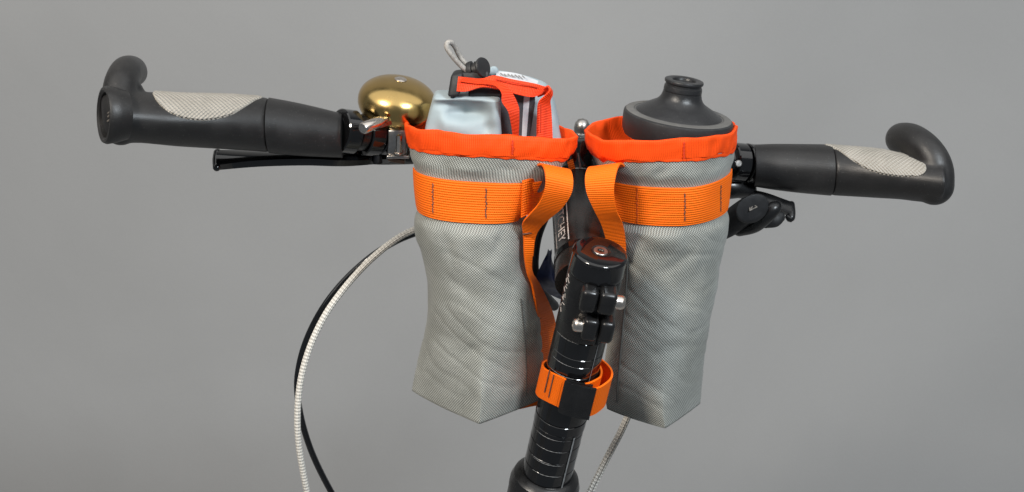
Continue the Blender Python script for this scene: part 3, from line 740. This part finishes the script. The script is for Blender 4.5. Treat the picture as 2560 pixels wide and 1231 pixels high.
# right bag ----------------------------------------------------------
RB = Bag(-.030, -.14, [(308, 1465, 1842, 42, 2.1, .1), (338, 1467, 1840, 42, 2.1, .1), (375, 1476, 1838, 42, 2.0, .12), (420, 1490, 1835, 41, 1.9, .25), (470, 1500, 1830, 40, 1.8, .25), (530, 1512, 1823, 38, 1.9, .15), (600, 1530, 1813, 34, 2.0, .05), (680, 1545, 1800, 33, 2.0, 0),
    (760, 1535, 1788, 35, 1.9, .0), (850, 1516, 1774, 36, 1.7, .05), (920, 1508, 1765, 38, 1.5, .08), (980, 1510, 1758, 39, 1.22, .10), (1012, 1516, 1754, 39, 1.08, .14)], 5.7, (428, 523))
RB.dents = [(1650, 432, 24, 12, -.6, -.0042), (1700, 415, 20, 24, .6, .002), (1590, 430, 14, 22, .3, -.002), (1600, 600, 26, 16, .3, -.003), (1660, 600, 40, 26, .3, .003), (1720, 590, 20, 30, -.5, -.0028), (1690, 660, 46, 14, -.6, -.0025), (1620, 720, 36, 40, .2, .002), (1720, 720, 22, 50, .4, -.0025), (1740, 640, 14, 40, .2, .002), (1680, 790, 40, 22, -.4, .0025), (1610, 800, 30, 16, .5, -.0025), (1660, 880, 46, 18, -.3, -.003), (1690, 950, 26, 36, .2, .002), (1600, 930, 24, 40, .2, -.002), (1640, 990, 24, 24, 0, .0015)]
rbag = thing('stem_bag', RB.raw(0, RB.z1), 'grey woven stem bag holding the dark capped water bottle', 'bag', GRP)
RB.body('bag_body', rbag)
rim_binding(RB, rbag, .0140, .0020, 6., (.0035, .0040, .0045)); flange(RB, rbag, (.0035, .0040, .0045), 6.)
RB.band('webbing_band', WEB, rbag, RB.b0, RB.b1, math.pi*.93, R(1), .0002, .0014)
for px in (1714, 1808): tack(RB, rbag, px, RB.b0+.004, RB.b1-.004, .0019)
tack(RB, rbag, 1590, RB.b0+.001, RB.b1-.001, .0018, simple('orange_thread', (.5, .07, .003, 1), .8, vscale=2500), .0008)
tack(RB, rbag, 1710, RB.z0+.002, RB.z0+.0135, .0026, RTHREAD, name='binding_stitch')
loopA = [(1500, 445, -.045), (1490, 428, -.052), (1482, 420, -.064), (1470, 422, -.078), (1463, 446, -.088), (1467, 482, -.091), (1484, 522, -.088), (1502, 558, -.080), (1514, 595, -.072), (1528, 640, -.064)]
loopB = [(1572, 448, -.045), (1570, 428, -.055), (1562, 415, -.068), (1550, 410, -.082), (1540, 438, -.092), (1535, 480, -.094), (1541, 525, -.089), (1555, 556, -.080), (1563, 590, -.072), (1566, 640, -.064)]
rb = ribbon([at(*p) for p in loopA], [at(*p) for p in loopB], .0014, 70, 8)
build('loop_strap', *rb[:2], WEBX, rbag, uvs=rb[2])
seam(RB, rbag, [1566, 1556, 1548, 1540, 1537], [zz_at(RB, 640), zz_at(RB, 760), zz_at(RB, 850), zz_at(RB, 940), zz_at(RB, 1010)], w_=.0007)
# little orange tab that shows between the two rims
rb = ribbon([at(1418, 405, -.01), at(1424, 425, -.012), at(1436, 446, -.012)], [at(1432, 398, -.01), at(1438, 420, -.012), at(1447, 440, -.012)], .0014, 10, 3)
build('rear_tab', *rb[:2], WEBX, lb, uvs=rb[2])

# ------------------------------------------------------------------ pouch in the left bag
pouch = thing('pouch', at(1230, 420, -.055), 'pale blue coated pouch with red orange straps standing in the left bag', 'pouch')
def vol(levels, Y, b, n, seed, amp, dents=(), seg=96, m=70, k=.14):
    rows = []
    tabs = [[(l[0], l[i]) for l in levels] for i in (1, 2, 3)]
    for i in range(m+1):
        py = levels[0][0]+(levels[-1][0]-levels[0][0])*i/m
        L, Rr, bf = (herm_tab(t, py) for t in tabs); c = at((L+Rr)/2, py, Y); a = (at(Rr, py, Y).x-at(L, py, Y).x)/2; r = []
        for j in range(seg):
            ph = 2*math.pi*j/seg; x = a*math.copysign(abs(math.cos(ph))**(2/n), math.cos(ph)); y = b*bf*math.copysign(abs(math.sin(ph))**(2/n), math.sin(ph))
            p = Vector((c.x+x, Y-y-k*x, c.z)); q = proj(p)
            d = amp*noise.noise(Vector((p.x*45, p.y*45, p.z*45+seed)))
            for (dx, dy, sx, sy, am) in dents:
                if y > 0: d += am*math.exp(-((q[0]-dx)/sx)**2-((q[1]-dy)/sy)**2)
            r.append(p+Vector((0, -1, .25))*d)
        rows.append(r)
    return loft(rows)
pv = vol([(232, 1098, 1238, .35), (235, 1090, 1246, .7), (242, 1084, 1250, 1), (262, 1078, 1252, 1), (300, 1068, 1253, 1), (330, 1062, 1254, 1), (375, 1075, 1250, .8)], -.052, .013, 7., 3., .0011,
         [(1172, 282, 44, 19, -.0125), (1130, 262, 40, 10, -.003), (1215, 318, 22, 22, -.004), (1150, 325, 30, 25, .003), (1235, 285, 14, 40, .002), (1160, 247, 70, 7, .0034), (1110, 300, 16, 30, .003)])
build('pouch_front', *pv, DRY, pouch, sharp=70)
# rear body, lofted along its length
tops = [(1095, 262), (1140, 236), (1180, 214), (1220, 192), (1245, 182), (1290, 187), (1340, 202), (1368, 216), (1384, 246), (1395, 290), (1404, 335)]
rings = []
for i in range(61):
    px = 1095+(1404-1095)*i/60; tp = herm_tab(tops, px); c = at(px, (tp+440)/2, -.036); hv = pm(-.036, (440-tp)/2); r = []
    for j in range(48):
        a = 2*math.pi*j/48; x = math.copysign(abs(math.sin(a))**.6, math.sin(a))*.0145; y = math.copysign(abs(math.cos(a))**.55, math.cos(a))*hv
        p = c+Vector((0, 1, 0))*x+UP*y; r.append(p+Vector((0, 1, .4))*.0012*noise.noise(p*55))
    rings.append(r)
build('pouch_back', *loft(rings), DRY, pouch, sharp=70)
def strip(A_, B_, m, name, par, th=.001, n=30, nw=5):
    o = ribbon([at(*p) for p in A_], [at(*p) for p in B_], th, n, nw); return build(name, *o[:2], m, par, uvs=o[2])
strip([(1251, 232, -.056), (1252, 270, -.0585), (1252, 345, -.0585)], [(1312, 232, -.0525), (1312, 270, -.0535), (1310, 345, -.0535)], DARKF, 'dark_panel', pouch)
strip([(1310, 232, -.0530), (1308, 270, -.0540), (1304, 345, -.0540)], [(1325, 234, -.0530), (1322, 270, -.0540), (1316, 345, -.0540)], SILV, 'reflective_stripe', pouch)
strip([(1325, 234, -.0522), (1322, 270, -.0532), (1316, 345, -.0532)], [(1338, 236, -.0522), (1336, 270, -.0532), (1324, 345, -.0532)], DARKF, 'dark_panel', pouch)
strip([(1240, 180, -.043), (1290, 185, -.043), (1345, 204, -.043)], [(1240, 200, -.053), (1290, 206, -.053), (1340, 222, -.053)], SILV, 'top_label', pouch)
for i in range(7):
    a = (1252+i*9, 187+.20*i*5.2+(1 if i % 2 else 0), -.0475); b = (a[0]+5, a[1]+4.5, -.0500)
    build('worn_print', *tube([(at(*a)+Vector((0, 0, .0009)), .00045), (at(*b)+Vector((0, 0, .0009)), .00045)], 4, 6)[:2], GREYLINE, pouch)
# red straps
strip([(1146, 192, -.063), (1175, 195, -.064), (1205, 198, -.064), (1235, 190, -.062), (1280, 199, -.060), (1335, 209, -.058), (1370, 219, -.055)],
      [(1142, 229, -.066), (1168, 229, -.068), (1205, 219, -.069), (1245, 224, -.067), (1290, 236, -.064), (1328, 243, -.061), (1352, 236, -.057)], REDS, 'red_strap', pouch, .0013, 50)
strip([(1150, 204, -.066), (1190, 210, -.068), (1235, 214, -.071), (1253, 232, -.073), (1255, 256, -.073), (1272, 285, -.072), (1284, 355, -.062)],
      [(1160, 193, -.066), (1205, 199, -.068), (1252, 207, -.071), (1280, 232, -.072), (1295, 262, -.071), (1298, 290, -.070), (1296, 355, -.062)], REDS, 'red_strap', pouch, .0013, 50)
strip([(1338, 228, -.052), (1356, 222, -.056), (1370, 216, -.060), (1374, 226, -.064), (1362, 240, -.063), (1346, 258, -.061), (1343, 290, -.060), (1341, 360, -.060)],
      [(1346, 243, -.052), (1362, 236, -.054), (1378, 226, -.056), (1380, 238, -.060), (1376, 250, -.060), (1377, 266, -.058), (1379, 296, -.057), (1382, 365, -.057)], REDS, 'red_strap', pouch, .0013, 50)
tab_ = [at(1352, 262, -.064), at(1352, 300, -.063), at(1351, 330, -.063)]
build('strap_stitch', *tube([(p, .0005) for p in tab_], 20, 6)[:2], RTHREAD, pouch)
build('strap_stitch', *tube([(at(*p), .0004) for p in ((1240, 199, -.0655), (1290, 208, -.0635), (1345, 219, -.060))], 20, 6)[:2], RTHREAD, pouch)
# black buckle
bk = build('buckle', *rbox(at(1141, 208, -.058), (Vector((.98, -.1, .17)).normalized(), Vector((.1, 1, 0)).normalized(), (UP+RT*.16).normalized()), (.0042, .007, .0080), .0022)[:2], MATTE, pouch)
build('buckle_bar', *rbox(at(1180, 192, -.056), (Vector((.99, 0, .05)).normalized(), FW, UP), (.0115, .005, .0028), .0014)[:2], MATTE, bk)
build('buckle_tongue', *rbox(at(1212, 233, -.056), (RT, FW, UP), (.011, .006, .0032), .0016)[:2], MATTE, bk)
# cord loop and cord lock
CL = [(1188, 190, -.054), (1168, 178, -.056), (1146, 158, -.058), (1126, 134, -.060), (1117, 118, -.060), (1119, 108, -.058), (1128, 107, -.055), (1138, 118, -.052), (1148, 138, -.050), (1162, 158, -.050), (1186, 176, -.050)]
o = tube([(at(*p), .0018) for p in CL], 90, 14); build('cord_loop', *o[:2], CORD, pouch, uvs=o[2])
ca = (RT+UP*.12-FW*.25).normalized()
ck = build('cord_lock', *lathe(at(1180, 176, -.054), ca, [(-.0036, .0030), (-.003, .0056), (-.001, .0062), (.0005, .0062), (.0008, .0046), (.0022, .0046), (.0025, .0056), (.0045, .0056), (.0048, .003)], 32)[:2], MATTE, pouch)
build('lock_button', *lathe(at(1203, 170, -.058), (RT*.75-FW*.65+UP*.12).normalized(), [(-.004, .0034), (.0, .0036), (.0004, .0066), (.0014, .0070), (.0024, .0066), (.0027, .004), (.0027, .0001)], 32)[:2], MATTE, ck)
build('cord_end', *tube([(at(1226, 180, -.045), .003), (at(1234, 178, -.043), .0034)], 8, 14)[:2], DRY, pouch)

# ------------------------------------------------------------------ water bottle in the right bag
LCt = at(1697, 287, -.026); bax = (at(1711, 203, -.0262)-LCt).normalized(); bax = (bax+Vector((0, .03, 0))).normalized()
bottle = thing('water_bottle', LCt-bax*.064, 'dark grey water bottle cap and spout rising from the right bag', 'bottle')
s = pm(-.032, 1)
def bl_(name, prof, m, par, seg=72): return build(name, *lathe(LCt, bax, [(h*s, r*s) for h, r in prof], seg)[:2], m, par, sharp=35)
bl_('bottle_body', [(-230, 60), (-226, 84), (-215, 92), (-90, 92), (-60, 110), (-50, 118), (-46, 100)], simple('smoked_plastic', (.09, .09, .095, 1), .35), bottle)
lid = bl_('lid', [(-62, 118), (-60, 128), (-48, 134.5), (-20, 136.5), (-7, 136.5), (-3, 135.5), (0, 131.5), (2, 118), (2.5, 111), (-1, 109), (-1, 60)], RUB2, bottle)
bl_('lid_ledge', [(.2, 132), (1.2, 131), (2.6, 119), (2.7, 112.5), (2, 112)], m_rubber('dusty_lid_edge', (.10, .097, .092, 1), .7), lid)
bl_('spout', [(-1, 100), (-.5, 107), (2, 108), (6, 104), (10, 97), (17, 86), (24, 73), (30, 62.5), (37, 55), (45, 50.5), (54, 48), (58, 47.5), (58.8, 46), (60, 46), (61, 47.5), (66, 47.5), (72, 46.5), (73.5, 44.8), (78, 44.5), (79.5, 46), (81, 48), (85, 48.5), (87.5, 47.5), (88.5, 45), (88.5, 32), (86.5, 29), (82, 27.5), (80.5, 1)], SPOUT, lid)

# ------------------------------------------------------------------ bell
BC = at(993, 256, -.012); bx_ = (UP*.90-FW*.44+RT*.17).normalized()
bell = thing('bell', at(995, 390, -.006), 'polished brass dome bell with silver rivet clamped beside the left bag', 'bell')
u = pm(-.012, 1)
prof = []
for i in range(41):
    a = math.pi/2*(i/40); prof.append((60*math.cos(a)**.92*1.0 if a < math.pi/2 else 0, 97*math.sin(a)**.9))
prof = [(h, r) for h, r in prof]+[(-10, 96), (-22, 92), (-33, 85), (-42, 76), (-48, 66), (-46, 62), (-30, 80), (0, 90), (40, 55), (52, 2)]
build('dome', *lathe(BC, bx_, [(h*u, r*u) for h, r in prof], 96)[:2], BRASS, bell, sharp=60)
build('rivet', *lathe(BC+bx_*(59.5*u), bx_, [(-.001, .0044), (.0004, .0044), (.0010, .0036), (.0013, .0018), (.0014, .0001)], 32)[:2], STEEL, bell)
build('bell_post', *lathe(BC, -bx_, [(.004, .006), (.014, .006), (.0145, .010), (.020, .0105), (.0205, .006)], 40)[:2], simple('aged_brass', (.35, .25, .10, 1), .3, 1.), bell)
bz = Vector((0.05, 0, 1)).normalized()
bcl = build('bell_clamp', *rbox(at(994, 354, -.028), (RT, Vector((0, 1, 0)), bz), (.0068, .004, .0095), .0015)[:2], DULL, bell)
build('clamp_screw', *lathe(at(997, 382, -.035), bz, [(-.001, .0036), (0, .0036), (.0005, .0022), (.0125, .0022), (.013, .001)], 20)[:2], STEEL, bcl)
build('clamp_plate', *rbox(at(996, 388, -.028), (RT, Vector((0, 1, 0)), bz), (.0082, .006, .0013), .0009)[:2], DULL, bcl)
build('clamp_band', *lathe(at(975, 340, -.012), at(1015, 343, -.008)-at(975, 340, -.012), [(0, .0135), (0, .0158), (.0105, .0158), (.0105, .0135)], 48, False, False)[:2], DULL, bcl)
build('clamp_plate', *rbox(at(992, 398, -.024), (Vector((.97, 0, -.2)).normalized(), Vector((0, 1, 0)), bz), (.0060, .005, .0015), .0008)[:2], simple('rusty_steel', (.20, .13, .10, 1), .45, 1., var=.4), bcl)
sk = (at(906, 322, -.062)-at(955, 302, -.046))
build('striker', *lathe(at(955, 302, -.046), sk, [(-.004, .002), (0, .0028), (.004, .0040), (sk.length-.001, .0041), (sk.length, .0034), (sk.length, .0001)], 28)[:2], STEEL, bell)
rb = ribbon([at(955, 306, -.046), at(985, 300, -.035), at(1005, 300, -.02)], [at(950, 320, -.046), at(985, 310, -.035), at(1005, 310, -.02)], .0008, 14, 3)
build('striker_spring', *rb[:2], DULL, bell)

# ------------------------------------------------------------------ navy strap under the stem
rb = ribbon([at(*p) for p in ((1370, 628, -.02), (1366, 642, -.03), (1357, 664, -.035), (1346, 690, -.035), (1356, 714, -.03), (1378, 732, -.02), (1404, 744, -.01))],
            [at(*p) for p in ((1380, 628, -.02), (1379, 642, -.03), (1382, 664, -.04), (1384, 688, -.045), (1392, 706, -.045), (1405, 718, -.04), (1424, 728, -.03))], .0035, 40, 6, .0015)
ns = build('rubber_strap', *rb[:2], NAVY)
tag(ns, 'navy blue rubber strap hanging under the stem behind the steerer', 'strap')
